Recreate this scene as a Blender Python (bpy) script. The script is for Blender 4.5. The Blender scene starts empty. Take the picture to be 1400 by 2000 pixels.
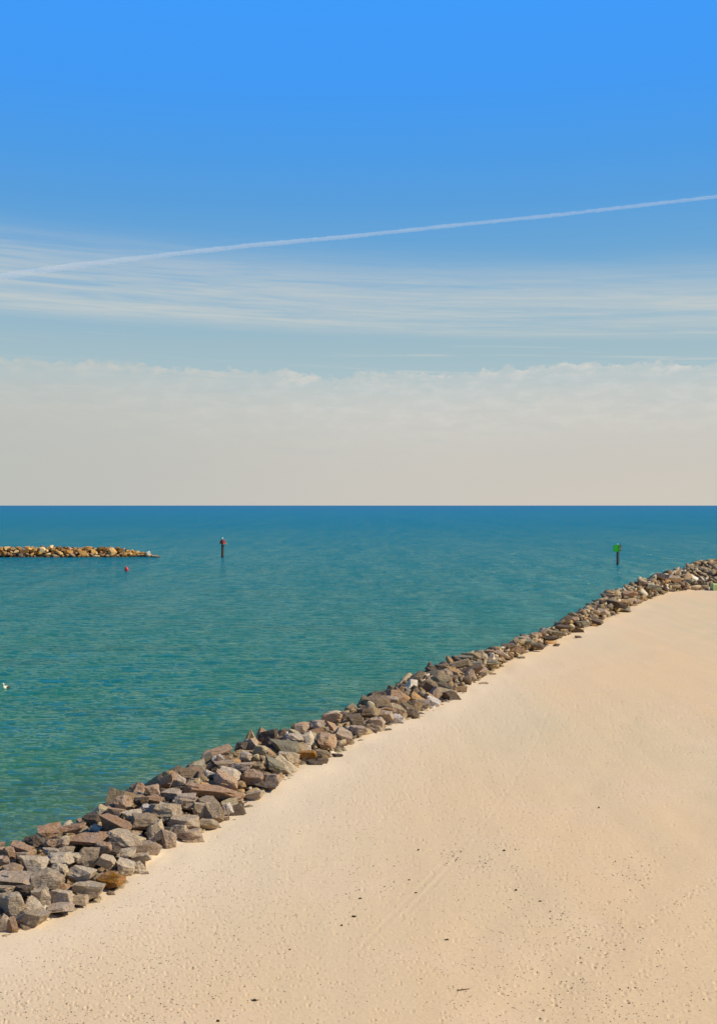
import bpy, bmesh, math, random
import numpy as np
from mathutils import Vector, Matrix, Euler, noise
random.seed(7); rng = np.random.default_rng(7)
S = bpy.context.scene
COL = S.collection
rad = math.radians

# ------------------------------------------------------------------ camera
CH = 11.0                      # eye height above the sea, metres
FPX = 2150.0                   # focal length measured in photo pixels (1400 x 2000)
HZ = 987.0                     # horizon row
cam_d = bpy.data.cameras.new('camera')
cam = bpy.data.objects.new('camera', cam_d); COL.objects.link(cam)
cam.location = (0, 0, CH)
cam.rotation_euler = (rad(90) - math.atan(13.0 / FPX), 0, 0)
cam_d.sensor_fit = 'VERTICAL'; cam_d.sensor_height = 36.0; cam_d.lens = FPX / 2000 * 36.0
cam_d.clip_start = 0.5; cam_d.clip_end = 300000
S.camera = cam
S.view_settings.view_transform = 'Standard'; S.view_settings.look = 'None'
S.view_settings.exposure = 0.0; S.view_settings.gamma = 1.0
S.view_settings.use_curve_mapping = False
S.cycles.volume_bounces = 3

# ------------------------------------------------------------------ helpers: nodes
def lin(c):
    return tuple(((v/255)/12.92 if v/255 <= .04045 else ((v/255+.055)/1.055)**2.4) for v in c) + (1,)
class NT:
    def __init__(s, tree): s.t = tree; s.n = tree.nodes; s.l = tree.links
    def add(s, typ, **kw):
        nd = s.n.new(typ)
        for k, v in kw.items():
            if k == 'ins':
                for a, b in v.items():
                    if isinstance(b, bpy.types.NodeSocket): s.l.new(b, nd.inputs[a])
                    else: nd.inputs[a].default_value = b
            else: setattr(nd, k, v)
        return nd
    def math(s, op, a, b=0.0, c=0.0, clamp=False):
        nd = s.n.new('ShaderNodeMath'); nd.operation = op; nd.use_clamp = clamp
        for i, v in enumerate((a, b, c)):
            if isinstance(v, bpy.types.NodeSocket): s.l.new(v, nd.inputs[i])
            else: nd.inputs[i].default_value = v
        return nd.outputs[0]
    def smooth(s, v, a, b):
        nd = s.n.new('ShaderNodeMapRange'); nd.interpolation_type = 'SMOOTHSTEP'
        s.l.new(v, nd.inputs['Value']); nd.inputs['From Min'].default_value = a; nd.inputs['From Max'].default_value = b
        return nd.outputs[0]
    def mix(s, f, a, b, mode='MIX'):
        nd = s.n.new('ShaderNodeMix'); nd.data_type = 'RGBA'; nd.blend_type = mode
        for sock, v in ((nd.inputs[0], f), (nd.inputs[6], a), (nd.inputs[7], b)):
            if isinstance(v, bpy.types.NodeSocket): s.l.new(v, sock)
            else: sock.default_value = v
        return nd.outputs[2]
    def noise(s, vec, scale, detail=4, rough=.55, dist=0.0):
        nd = s.n.new('ShaderNodeTexNoise'); s.l.new(vec, nd.inputs['Vector'])
        nd.inputs['Scale'].default_value = scale; nd.inputs['Detail'].default_value = detail
        nd.inputs['Roughness'].default_value = rough; nd.inputs['Distortion'].default_value = dist
        return nd.outputs['Fac']
    def scalev(s, vec, sc, rot=(0,0,0), loc=(0,0,0)):
        nd = s.n.new('ShaderNodeMapping'); s.l.new(vec, nd.inputs['Vector'])
        nd.inputs['Scale'].default_value = sc; nd.inputs['Rotation'].default_value = rot; nd.inputs['Location'].default_value = loc
        return nd.outputs[0]
    def ramp(s, f, stops, interp='LINEAR'):
        nd = s.n.new('ShaderNodeValToRGB'); cr = nd.color_ramp; cr.interpolation = interp
        while len(cr.elements) < len(stops): cr.elements.new(0.5)
        for e, (p, c) in zip(cr.elements, stops): e.position = p; e.color = c
        if isinstance(f, bpy.types.NodeSocket): s.l.new(f, nd.inputs[0])
        return nd.outputs[0]

# ------------------------------------------------------------------ sun + sky
SUN_AZ, SUN_EL = 93.0, 40.0
sd = bpy.data.lights.new('sun', 'SUN'); sd.energy = 4.9; sd.angle = rad(0.5); sd.color = (1.0, 0.92, 0.78)
sun = bpy.data.objects.new('sun', sd); COL.objects.link(sun)
tosun = Vector((math.sin(rad(SUN_AZ))*math.cos(rad(SUN_EL)), math.cos(rad(SUN_AZ))*math.cos(rad(SUN_EL)), math.sin(rad(SUN_EL))))
sun.rotation_euler = tosun.to_track_quat('Z', 'Y').to_euler()

W = bpy.data.worlds.new('World'); S.world = W; W.use_nodes = True
w = NT(W.node_tree); w.n.clear()
tc = w.add('ShaderNodeTexCoord')
sep = w.add('ShaderNodeSeparateXYZ', ins={0: tc.outputs['Generated']})
X, Y, Z = sep.outputs
def zrow(y): return math.sin(math.atan((HZ - y) / FPX))
stops = [(0, (198,192,180)), (zrow(930), (194,193,186)), (zrow(830), (186,195,194)), (zrow(740), (170,193,200)), (zrow(680), (160,188,199)),
         (zrow(600), (143,182,206)), (zrow(500), (108,167,213)), (zrow(400), (88,159,221)), (zrow(300), (75,156,232)),
         (zrow(180), (66,155,244)), (zrow(0), (62,156,252)), (.52, (44,124,222)), (.70, (26,82,168)), (1.0, (16,54,124))]
grad = w.ramp(Z, [(p, lin(c)) for p, c in stops])
nish = w.add('ShaderNodeTexSky', sky_type='NISHITA', sun_disc=False, sun_elevation=rad(SUN_EL), sun_rotation=rad(SUN_AZ), altitude=10.0)
nsc = w.add('ShaderNodeVectorMath', operation='SCALE', ins={0: nish.outputs[0]}); nsc.inputs['Scale'].default_value = 0.1
base = w.mix(0.04, grad, nsc.outputs[0])
# warm glow of thin haze low towards the sun side
warm = w.math('MULTIPLY', w.smooth(X, -0.35, 0.5), w.smooth(Z, 0.09, 0.0))
base = w.mix(w.math('MULTIPLY', warm, .35), base, lin((215,200,180)))
# cirrus streaks
zt = w.math('ADD', Z, w.math('MULTIPLY', X, 0.034))
cv = w.add('ShaderNodeCombineXYZ', ins={0: w.math('MULTIPLY', X, 3.2), 1: w.math('MULTIPLY', Y, 3.2), 2: w.math('MULTIPLY', zt, 70.0)}).outputs[0]
cv2 = w.add('ShaderNodeCombineXYZ', ins={0: w.math('MULTIPLY', X, 10.0), 1: w.math('MULTIPLY', Y, 10.0), 2: w.math('MULTIPLY', zt, 260.0)}).outputs[0]
n1 = w.noise(cv, 1.0, 5, .62, .5); n2 = w.noise(cv2, 1.0, 5, .6, 0.8)
low = w.noise(tc.outputs['Generated'], 2.2, 2, .5)
streak = w.math('ADD', w.math('ADD', .22, w.math('MULTIPLY', w.smooth(n1, .34, .64), .62)), w.math('MULTIPLY', w.smooth(n2, .36, .66), .40))
upper = w.math('SUBTRACT', zrow(458), w.math('MULTIPLY', w.math('ADD', X, .31), .050))
env = w.math('MULTIPLY', w.smooth(w.math('SUBTRACT', upper, w.math('ADD', Z, w.math('MULTIPLY', w.math('SUBTRACT', n1, .5), .03))), -.014, .042),
             w.smooth(zt, zrow(664), zrow(628)))
cir = w.math('MULTIPLY', w.math('MULTIPLY', streak, env), w.math('ADD', .66, w.math('MULTIPLY', low, .40)), clamp=True)
sky = w.mix(w.math('MULTIPLY', cir, .72), base, lin((204,207,202)))
# thin veil between cirrus and cloud bank
cv3 = w.add('ShaderNodeCombineXYZ', ins={0: w.math('MULTIPLY', X, 5), 1: w.math('MULTIPLY', Y, 5), 2: w.math('MULTIPLY', zt, 150.0)}).outputs[0]
veil = w.math('MULTIPLY', w.smooth(w.noise(cv3, 1, 4, .55, .4), .56, .78), w.math('MULTIPLY', w.smooth(Z, .09, .12), w.smooth(Z, .17, .14)))
sky = w.mix(w.math('MULTIPLY', veil, .6), sky, lin((206,208,202)))
# low cloud bank with a puffy top
pv = w.scalev(tc.outputs['Generated'], (1, 1, 1.5))
top = w.math('ADD', w.math('MULTIPLY', w.math('SUBTRACT', w.noise(w.scalev(tc.outputs['Generated'], (1,1,0)), 9, 2, .5), .5), .030),
             w.math('MULTIPLY', w.math('SUBTRACT', w.noise(pv, 75, 5, .62), .5), .024))
topz = w.math('ADD', top, w.math('ADD', zrow(727), w.math('MULTIPLY', w.math('ABSOLUTE', w.math('ADD', X, -.03)), .020)))
dz = w.math('SUBTRACT', topz, Z)
bank = w.smooth(dz, -.0006, .0035)
puff = w.noise(w.scalev(tc.outputs['Generated'], (1, 1, 2.4)), 46, 6, .62)
puff2 = w.noise(w.scalev(tc.outputs['Generated'], (1, 1, 7)), 16, 5, .6)
fade = w.smooth(dz, .13, .0)
bcol = w.mix(w.smooth(dz, 0, .105), lin((206,206,200)), lin((199,197,190)))
bcol = w.mix(w.math('MULTIPLY', w.smooth(puff, .42, .66), w.math('MULTIPLY', w.smooth(dz, .075, .0), .62)), bcol, lin((224,220,212)))
bcol = w.mix(w.math('MULTIPLY', w.smooth(puff2, .42, .72), w.math('MULTIPLY', fade, .38)), bcol, lin((182,192,194)))
bcol = w.mix(w.smooth(X, 0.1, -0.35), bcol, w.mix(.5, bcol, lin((178,184,180))))
bcol = w.mix(w.math('MULTIPLY', warm, .5), bcol, lin((216,203,186)))
bstr = w.math('ADD', w.math('ADD', .42, w.math('MULTIPLY', w.smooth(dz, .0, .05), .56)), w.math('MULTIPLY', w.math('MULTIPLY', w.smooth(puff, .38, .62), w.smooth(dz, .018, .0)), .42), clamp=True)
sky = w.mix(w.math('MULTIPLY', bank, bstr), sky, bcol)
bg = w.add('ShaderNodeBackground', ins={'Color': sky, 'Strength': 1.0})
w.add('ShaderNodeOutputWorld', ins={0: bg.outputs[0]})

# ------------------------------------------------------------------ helpers: objects
def tag(o, label=None, cat=None, group=None, kind=None):
    if label: o['label'] = label
    if cat: o['category'] = cat
    if group: o['group'] = group
    if kind: o['kind'] = kind
    return o
def empty(name, loc, label, cat, group=None):
    o = bpy.data.objects.new(name, None); COL.objects.link(o); o.location = loc
    return tag(o, label, cat, group)
def link(name, me, parent=None):
    o = bpy.data.objects.new(name, me); COL.objects.link(o)
    if parent: o.parent = parent
    return o
def np_mesh(name, V, F, mat=None, smooth=False):
    """V (n,3); F (m,k) all faces of equal size"""
    me = bpy.data.meshes.new(name); V = np.asarray(V, np.float32); F = np.asarray(F, np.int32); k = F.shape[1]
    me.vertices.add(len(V)); me.vertices.foreach_set('co', V.ravel())
    me.loops.add(F.size); me.loops.foreach_set('vertex_index', F.ravel())
    me.polygons.add(len(F)); me.polygons.foreach_set('loop_start', np.arange(0, F.size, k, dtype=np.int32))
    me.polygons.foreach_set('loop_total', np.full(len(F), k, np.int32))
    if smooth: me.polygons.foreach_set('use_smooth', np.ones(len(F), bool))
    me.update(calc_edges=True)
    if mat: me.materials.append(mat)
    return me
def grid_faces(nr, nc):
    i = np.arange(nr*nc).reshape(nr, nc)
    return np.stack([i[:-1,:-1], i[:-1,1:], i[1:,1:], i[1:,:-1]], -1).reshape(-1, 4)
def bm_obj(name, bm, mat, parent=None, smooth=False):
    me = bpy.data.meshes.new(name); bm.to_mesh(me); bm.free(); me.materials.append(mat)
    if smooth:
        for p in me.polygons: p.use_smooth = True
    return link(name, me, parent)
def b_box(bm, c, s, rot=(0,0,0), bev=0.0):
    r = bmesh.ops.create_cube(bm, size=1.0, matrix=Matrix.Translation(c) @ Euler(rot).to_matrix().to_4x4() @ Matrix.Diagonal((*s, 1)))
    if bev:
        es = list({e for v in r['verts'] for e in v.link_edges})
        bmesh.ops.bevel(bm, geom=es, offset=bev, segments=2, affect='EDGES')
def b_cyl(bm, a, b, r1, r2=None, n=12):
    a, b = Vector(a), Vector(b); r2 = r1 if r2 is None else r2; d = b - a
    m = Matrix.Translation((a+b)/2) @ d.to_track_quat('Z', 'Y').to_matrix().to_4x4()
    bmesh.ops.create_cone(bm, cap_ends=True, segments=n, radius1=r1, radius2=r2, depth=d.length, matrix=m)
def b_lathe(bm, prof, n=20, center=(0,0,0), scale=(1,1,1)):
    rings = []
    for r, z in prof:
        rings.append([bm.verts.new((center[0]+scale[0]*r*math.cos(2*math.pi*k/n), center[1]+scale[1]*r*math.sin(2*math.pi*k/n), center[2]+scale[2]*z)) for k in range(n)])
    for A, B in zip(rings, rings[1:]):
        for k in range(n): bm.faces.new((A[k], A[(k+1)%n], B[(k+1)%n], B[k]))
    bm.faces.new(rings[0][::-1]); bm.faces.new(rings[-1])

# photo pixel + height above the sea -> place in the world (metres)
def at(px, py, z):
    d = FPX * (CH - z) / (py - HZ)
    return np.array([(px - 700) / FPX * d, d])

# numpy value noise
def vnoise(x, y, seed=0):
    xi = np.floor(x).astype(np.int64); yi = np.floor(y).astype(np.int64); fx = x - xi; fy = y - yi
    fx = fx*fx*(3-2*fx); fy = fy*fy*(3-2*fy)
    def h(a, b):
        v = np.sin(a*127.1 + b*311.7 + seed*74.7) * 43758.5453
        return v - np.floor(v)
    return (h(xi,yi)*(1-fx)+h(xi+1,yi)*fx)*(1-fy) + (h(xi,yi+1)*(1-fx)+h(xi+1,yi+1)*fx)*fy
def fbm(x, y, oct=4, seed=0):
    s = 0; a = .5
    for o in range(oct): s = s + a*vnoise(x*2**o, y*2**o, seed+o); a *= .5
    return s / (1-.5**oct)

# ------------------------------------------------------------------ materials
def new_mat(name):
    m = bpy.data.materials.new(name); m.use_nodes = True; t = NT(m.node_tree); t.n.clear()
    p = t.add('ShaderNodeBsdfPrincipled'); t.add('ShaderNodeOutputMaterial', ins={0: p.outputs[0]})
    return m, t, p
def simple(name, rgb, rough=.6, metal=0, var=.25, scale=6):
    m, t, p = new_mat(name); tc = t.add('ShaderNodeTexCoord').outputs['Object']
    n = t.noise(tc, scale, 5, .6)
    c = lin(rgb); dk = tuple(v*(1-var) for v in c[:3]) + (1,)
    t.l.new(t.mix(t.smooth(n, .3, .7), dk, c), p.inputs['Base Color'])
    p.inputs['Roughness'].default_value = rough; p.inputs['Metallic'].default_value = metal
    b = t.add('ShaderNodeBump', ins={'Height': n, 'Strength': .25, 'Distance': .01}); t.l.new(b.outputs[0], p.inputs['Normal'])
    return m
def rock_mat(name, stops, island=False, sat=.62, pale=.45):
    m, t, p = new_mat(name)
    geo = t.add('ShaderNodeNewGeometry'); oi = t.add('ShaderNodeObjectInfo')
    r = geo.outputs['Random Per Island'] if island else oi.outputs['Random']
    pos = geo.outputs['Position']
    col = t.ramp(r, [(a, tuple(x for x in c) + (1,)) for a, c in stops])
    big = t.noise(pos, 2.2, 4, .6); fine = t.noise(pos, 16, 5, .7); speck = t.noise(pos, 70, 2, .6)
    hsv = t.add('ShaderNodeHueSaturation', ins={'Color': col, 'Value': t.math('ADD', .52, t.math('MULTIPLY', fine, 1.25)),
                                              'Saturation': t.math('ADD', sat, t.math('MULTIPLY', big, .75))})
    c = t.mix(t.math('MULTIPLY', t.smooth(t.noise(pos, 5, 5, .65, .6), .52, .70), .55), hsv.outputs[0], (0.22, 0.115, 0.045, 1))   # rusty staining
    c = t.mix(t.math('MULTIPLY', t.smooth(speck, .56, .70), .30), c, (0.045, 0.04, 0.038, 1))
    c = t.mix(t.math('MULTIPLY', t.smooth(t.noise(pos, 9, 4, .7), .56, .72), pale), c, (0.50, 0.44, 0.35, 1))
    # dark weed and damp on stones standing in the water
    z = t.add('ShaderNodeSeparateXYZ', ins={0: pos}).outputs[2]
    zz = t.math('ADD', z, t.math('MULTIPLY', big, .5))
    c = t.mix(t.math('MULTIPLY', t.smooth(zz, .95, .45), .85), c, (0.030, 0.027, 0.018, 1))
    t.l.new(c, p.inputs['Base Color'])
    p.inputs['Roughness'].default_value = .85; p.inputs['Specular IOR Level'].default_value = .25
    strata = t.noise(t.scalev(pos, (3, 3, 14), (.5, .3, 0)), 1.6, 4, .6)
    crack = t.noise(pos, 7, 6, .72, .5)
    h = t.math('ADD', t.math('MULTIPLY', strata, .6), t.math('ADD', crack, t.math('MULTIPLY', fine, .35)))
    b = t.add('ShaderNodeBump', ins={'Height': h, 'Strength': 1.0, 'Distance': .13}); t.l.new(b.outputs[0], p.inputs['Normal'])
    return m
GREY = [(0, (.33,.235,.14)), (.3, (.46,.345,.21)), (.55, (.54,.415,.262)), (.8, (.61,.48,.315)), (1, (.45,.32,.185))]
TAN = [(0, (.42,.30,.19)), (.35, (.50,.37,.24)), (.6, (.36,.24,.14)), (.85, (.54,.42,.29)), (1, (.44,.27,.14))]
BROWN = [(0, (.30,.18,.10)), (.3, (.44,.26,.14)), (.55, (.36,.22,.12)), (.8, (.52,.33,.18)), (1, (.26,.165,.10))]
MIX = [(0, (.10,.065,.04)), (.10, (.56,.40,.20)), (.20, (.20,.13,.07)), (.30, (.66,.50,.27)), (.40, (.12,.085,.055)), (.50, (.58,.34,.14)), (.60, (.26,.20,.12)), (.70, (.48,.39,.22)), (.78, (.13,.09,.06)), (.86, (.36,.23,.12)), (.94, (.60,.46,.27)), (1, (.88,.74,.52))]  # wide spread puts sunlit tan and shaded dark into the stone colours
WARM = [(0, (.16,.07,.025)), (.2, (.66,.38,.12)), (.34, (.20,.09,.03)), (.48, (.78,.52,.22)), (.6, (.44,.20,.05)), (.72, (.60,.34,.10)), (.82, (.14,.07,.03)), (.92, (.50,.25,.07)), (1, (.84,.62,.32))]  # sunlit gold and shaded dark are put into these stone colours
M_grey = rock_mat('grey granite', GREY); M_tan = rock_mat('tan sandstone', TAN); M_brown = rock_mat('brown stone', BROWN)
M_mix = rock_mat('mixed jetty stone', MIX); M_mixi = rock_mat('mixed jetty stone far', MIX, True)
M_warm = rock_mat('sunlit breakwater stone', WARM, False, .68, .18); M_warmi = rock_mat('breakwater stone far', WARM, True, .68, .18)
M_orange = rock_mat('orange brown stone', [(0, (.36,.17,.04)), (1, (.36,.17,.04))])
M_pale = rock_mat('pale stone', [(0, (.60,.52,.42)), (1, (.66,.56,.44))])
M_dark = rock_mat('dark stone', [(0, (.095,.066,.042)), (.5, (.17,.12,.075)), (1, (.13,.088,.052))])
M_olive = rock_mat('olive stone', [(0, (.20,.17,.10)), (1, (.27,.23,.14))])
RM = dict(G=M_grey, T=M_tan, B=M_brown, O=M_orange, P=M_pale, D=M_dark, L=M_olive, M=M_mix)

# sand
def sand_mat():
    m, t, p = new_mat('dry beach sand')
    pos = t.add('ShaderNodeNewGeometry').outputs['Position']
    a = t.noise(t.scalev(pos, (.10, .022, 0), (0, 0, rad(-22))), 1, 4, .55, .3)
    rk = t.noise(t.scalev(pos, (1.1, .035, 0), (0, 0, rad(24))), 1, 3, .6, .15)      # long faint raked marks
    b_ = t.noise(pos, .35, 5, .6); f = t.noise(pos, 9, 5, .7); g = t.noise(pos, 60, 3, .7)
    c = t.mix(t.smooth(a, .36, .66), (.722, .508, .276, 1), (.640, .498, .290, 1))
    c = t.mix(t.math('MULTIPLY', t.smooth(b_, .45, .72), .5), c, (.73, .525, .325, 1))
    near = t.add('ShaderNodeAttribute', attribute_name='drift').outputs['Fac']
    c = t.mix(t.math('MULTIPLY', near, .75), c, (.75, .60, .395, 1))
    sc = t.math('ADD', .90, t.math('ADD', t.math('MULTIPLY', t.math('SUBTRACT', f, .5), .24), t.math('MULTIPLY', t.math('SUBTRACT', g, .5), .42)))
    hs = t.add('ShaderNodeHueSaturation', ins={'Color': c, 'Value': t.math('ADD', sc, t.math('ADD', .03, t.math('MULTIPLY', rk, .12)))})
    # broken shell and dark grit
    vor = t.add('ShaderNodeTexVoronoi', ins={'Vector': pos, 'Scale': 14.0}); 
    rnd = t.add('ShaderNodeSeparateColor', ins={0: vor.outputs['Color']}).outputs[0]
    dark = t.math('MULTIPLY', t.math('MULTIPLY', t.smooth(vor.outputs['Distance'], .36, .20), t.smooth(rnd, .86, .88)),
                  t.math('MULTIPLY', t.smooth(b_, .40, .60), .55))
    cc = t.mix(dark, hs.outputs[0], (.16, .12, .085, 1))
    t.l.new(cc, p.inputs['Base Color']); p.inputs['Roughness'].default_value = .95; p.inputs['Specular IOR Level'].default_value = .08
    rip = t.noise(t.scalev(pos, (7, 16, 5), (0, 0, rad(15))), 1, 4, .65, .6)
    h = t.math('ADD', t.math('MULTIPLY', f, .7), t.math('ADD', t.math('MULTIPLY', g, .12), t.math('MULTIPLY', rip, .22)))
    b = t.add('ShaderNodeBump', ins={'Height': h, 'Strength': .55, 'Distance': .03}); t.l.new(b.outputs[0], p.inputs['Normal'])
    return m
M_sand = sand_mat()

# sea water
def sea_mat():
    m, t, p = new_mat('sea water')
    pos = t.add('ShaderNodeNewGeometry').outputs['Position']
    sh = t.add('ShaderNodeAttribute', attribute_name='shallow').outputs['Fac']
    y = t.add('ShaderNodeSeparateXYZ', ins={0: pos}).outputs[1]
    # water body: green over the near sand bottom, bluer where it deepens offshore
    dep = t.math('LOGARITHM', t.math('MAXIMUM', y, 20), 10)
    dep = t.math('DIVIDE', t.math('SUBTRACT', dep, 1.45), 2.4)
    dep = t.math('ADD', dep, t.math('MULTIPLY', t.math('SUBTRACT', t.noise(t.scalev(pos, (.004, .012, 0)), 1, 3, .6), .5), .12))
    c = t.ramp(dep, [(0, (.062,.142,.022,1)), (.07, (.034,.146,.048,1)), (.16, (.012,.146,.096,1)), (.26, (.007,.148,.148,1)), (.36, (.006,.156,.192,1)), (.48, (.003,.158,.225,1)), (.70, (.001,.160,.280,1)), (1.0, (.001,.135,.310,1))])
    patch = t.noise(t.scalev(pos, (.05, .16, 0)), 1, 4, .6)
    c = t.mix(t.math('MULTIPLY', t.smooth(patch, .50, .70), t.math('MULTIPLY', t.smooth(dep, .55, .1), .45)), c, (.034, .095, .060, 1))
    c = t.mix(sh, c, (.105, .125, .050, 1))
    w1 = t.noise(t.scalev(pos, (.22, .95, 0), (0, 0, rad(4))), 1.0, 3, .55, .3)
    w2 = t.noise(t.scalev(pos, (.85, 3.8, 0), (0, 0, rad(-7))), 1.0, 4, .6, .4)
    w3 = t.noise(t.scalev(pos, (.05, .16, 0), (0, 0, rad(3))), 1.0, 3, .6)
    w4 = t.noise(t.scalev(pos, (.009, .03, 0)), 1.0, 3, .6)
    h = t.math('ADD', t.math('ADD', t.math('MULTIPLY', w1, .42), t.math('MULTIPLY', w2, .36)), t.math('ADD', t.math('MULTIPLY', w3, .6), t.math('MULTIPLY', w4, 2.0)))
    b = t.add('ShaderNodeBump', ins={'Height': h, 'Strength': 1.0, 'Distance': 1.0})
    t.n.remove(p); out = [n for n in t.n if n.type == 'OUTPUT_MATERIAL'][0]
    dif = t.add('ShaderNodeBsdfDiffuse', ins={'Color': c})
    glo = t.add('ShaderNodeBsdfGlossy', ins={'Color': (.68,.96,.64,1), 'Roughness': .10, 'Normal': b.outputs[0]})
    fr = t.add('ShaderNodeFresnel', ins={'IOR': 1.33, 'Normal': b.outputs[0]})
    def wind(sx, sy, d=3): return t.noise(t.scalev(pos, (sx, sy, 0), (0, 0, rad(2))), 1.0, d, .65, .2)
    wn = t.math('ADD', t.math('MULTIPLY', wind(.50, .20), .45), t.math('ADD', t.math('MULTIPLY', wind(.20, .030), .35), t.math('MULTIPLY', wind(.035, .0020), .20)))  # streaks of uneven reflection strength stand in for distant ripple glints
    wf = t.math('ADD', 1.0, t.math('MULTIPLY', t.math('SUBTRACT', t.smooth(wn, .34, .66), .5), t.math('ADD', .70, t.math('MULTIPLY', t.smooth(dep, .15, .4), .6))))
    cap = t.math('MULTIPLY', wf, t.math('SUBTRACT', .60, t.math('MULTIPLY', t.smooth(dep, .05, .60), .47)))      # reflection strength set lower offshore, standing in for wave shadowing
    mx = t.add('ShaderNodeMixShader', ins={0: t.math('MINIMUM', t.math('MULTIPLY', t.math('MULTIPLY', fr.outputs[0], .92), t.math('ADD', .4, t.math('MULTIPLY', wf, .6))), cap), 1: dif.outputs[0], 2: glo.outputs[0]})
    t.l.new(mx.outputs[0], out.inputs[0])
    return m
M_sea = sea_mat()

# ------------------------------------------------------------------ jetty outline, traced then laid out in metres
ZS = 1.3                                                   # sand level above the sea
low_px = [(-60,1868),(0,1836),(85,1803),(195,1758),(245,1724),(285,1698),(345,1660),(385,1640),(430,1608),(475,1578),(535,1540),(600,1500),(655,1470),
          (720,1436),(810,1400),(880,1368),(900,1352),(940,1325),(1000,1287),(1050,1268),(1115,1238),(1160,1220),(1230,1188),(1270,1169),(1310,1155),(1400,1151.5)]
top_px = [(-60,1690),(0,1655),(60,1634),(130,1612),(165,1592),(240,1555),(310,1520),(370,1494),(400,1472),(490,1447),(545,1424),(625,1402),(700,1372),(740,1358),
          (840,1303),(890,1283),(960,1269),(1045,1237),(1100,1213),(1140,1191),(1200,1152),(1270,1124),(1340,1104),(1400,1086)]
def ztop(px): return float(np.interp(px, [-60, 900, 1150, 1280, 1400], [2.15, 2.15, 2.5, 3.2, 4.1]))
cols = np.arange(-60, 1401, 10.0)
lowy = np.interp(cols, [p[0] for p in low_px], [p[1] for p in low_px])
topy = np.interp(cols, [p[0] for p in top_px], [p[1] for p in top_px])
low = np.array([at(c, y, ZS) for c, y in zip(cols, lowy)])
crest = np.array([at(c, y, ztop(c)) for c, y in zip(cols, topy)])
zc = np.array([ztop(c) - float(np.interp(c, [800, 950, 1150, 1300], [.32, .16, .16, .32])) for c in cols])
# carry the jetty on past both sides of the frame
low = np.vstack([[-26., -6.], [-14.5, 14.5], low, [52, 127.5], [75, 131], [130, 140]])
crest = np.vstack([[-30., -4.], [-18., 17.5], crest, [66, 168], [90, 172], [140, 178]])
zc = np.concatenate([[1.85, 1.85], zc, [3.7, 3.6, 3.5]])
def smooth_poly(P, n=3):
    for _ in range(n):
        Q = P.copy(); Q[1:-1] = P[1:-1]*.5 + (P[:-2] + P[2:])*.25; P = Q
    return P
low = smooth_poly(low); crest = smooth_poly(crest)
tan = np.gradient(crest, axis=0); tan /= np.linalg.norm(tan, axis=1)[:, None]
nrm = smooth_poly(np.stack([-tan[:,1], tan[:,0]], 1), 12)   # towards the water
nrm /= np.linalg.norm(nrm, axis=1)[:, None]
toe = crest + nrm * 4.2
arc = np.concatenate([[0], np.cumsum(np.linalg.norm(np.diff((low+crest)/2, axis=0), axis=1))])
def surf(s, v):
    """s = metres along, v: 0 sand edge .. 1 crest .. 2 under water"""
    L = np.array([np.interp(s, arc, low[:,k]) for k in (0,1)]); C = np.array([np.interp(s, arc, crest[:,k]) for k in (0,1)]); T = np.array([np.interp(s, arc, toe[:,k]) for k in (0,1)])
    z1 = np.interp(s, arc, zc)
    if v <= 1:
        q = L + (C-L)*v; z = ZS + (z1-ZS)*math.sin(min(v,1)*math.pi/2)**1.0
    else:
        q = C + (T-C)*(v-1); z = z1 + (-.7-z1)*(v-1)
    return q[0], q[1], z
def seg_dist(P, poly):
    """distance of points P (n,2) to polyline and side sign (+ = left = water)"""
    best = np.full(len(P), 1e18); side = np.zeros(len(P))
    for a, b in zip(poly[:-1], poly[1:]):
        ab = b - a; L2 = (ab**2).sum() + 1e-12; ap = P - a
        u = np.clip((ap @ ab)/L2, 0, 1); r = ap - u[:,None]*ab; d2 = (r**2).sum(1)
        cr = ab[0]*ap[:,1] - ab[1]*ap[:,0]; m = d2 < best
        best[m] = d2[m]; side[m] = np.sign(cr)[m]
    return np.sqrt(best), side

# ------------------------------------------------------------------ sea
def cam_grid(ys, pxs, z):
    D = FPX*(CH-z)/(ys-HZ); A = (pxs-700)/FPX
    return A[None,:]*D[:,None], np.repeat(D[:,None], len(pxs), 1)
yr = np.concatenate([np.arange(1730, 1400, -1.7), np.arange(1400, 1075, -1.25)])
D = np.concatenate([np.linspace(3, 31, 12), FPX*CH/(yr-HZ), np.geomspace(275, 60000, 60)])
A = np.concatenate([np.linspace(-6, -.46, 16), np.arange(-.45, .40, 2.6/FPX), np.linspace(.42, 6, 16)])
GX = A[None,:]*D[:,None]; GY = np.repeat(D[:,None], len(A), 1)
x = GX.ravel(); y = GY.ravel()
def chop(u, v, seed):                                      # short crested wavelets, sharper above than below
    n = fbm(u, v, 3, seed); return 1 - np.abs(2*n-1)**.8*1.6
xw = x + .8*(fbm(x*.3, y*.3, 2, 50)-.5)*2
gust = .55 + .9*fbm(x*.03, y*.012, 3, 51)
zw = gust*(.080*chop(xw*.30, (y-.08*x)*1.25, 41) + .052*chop(xw*.80, (y+.10*x)*2.7, 45)) + .075*gust*chop((x+.1*y)*.13, (y-.06*x)*.40, 48)*np.clip((y-45)/60, 0, 1)
zw *= np.clip((266-y)/50, 0, 1)*np.clip((y-24)/8, 0, 1)*np.clip((.46-np.abs(x/y+.02))/.02, 0, 1)
V = np.stack([x, y, zw], 1)
sea = link('sea', np_mesh('sea', V, grid_faces(*GX.shape)[:, ::-1], M_sea, True)); tag(sea, kind='structure')
d_, s_ = seg_dist(V[:, :2], crest[::2]); d_ = d_ * s_
sh = np.clip(1 - (d_-2)/9.0, 0, 1)**1.4 * np.clip((1.3 - GY.ravel()/70), .0, .9)
sh *= .55 + .9*fbm(V[:,0]*.35, V[:,1]*.12, 3, 5)
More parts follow.
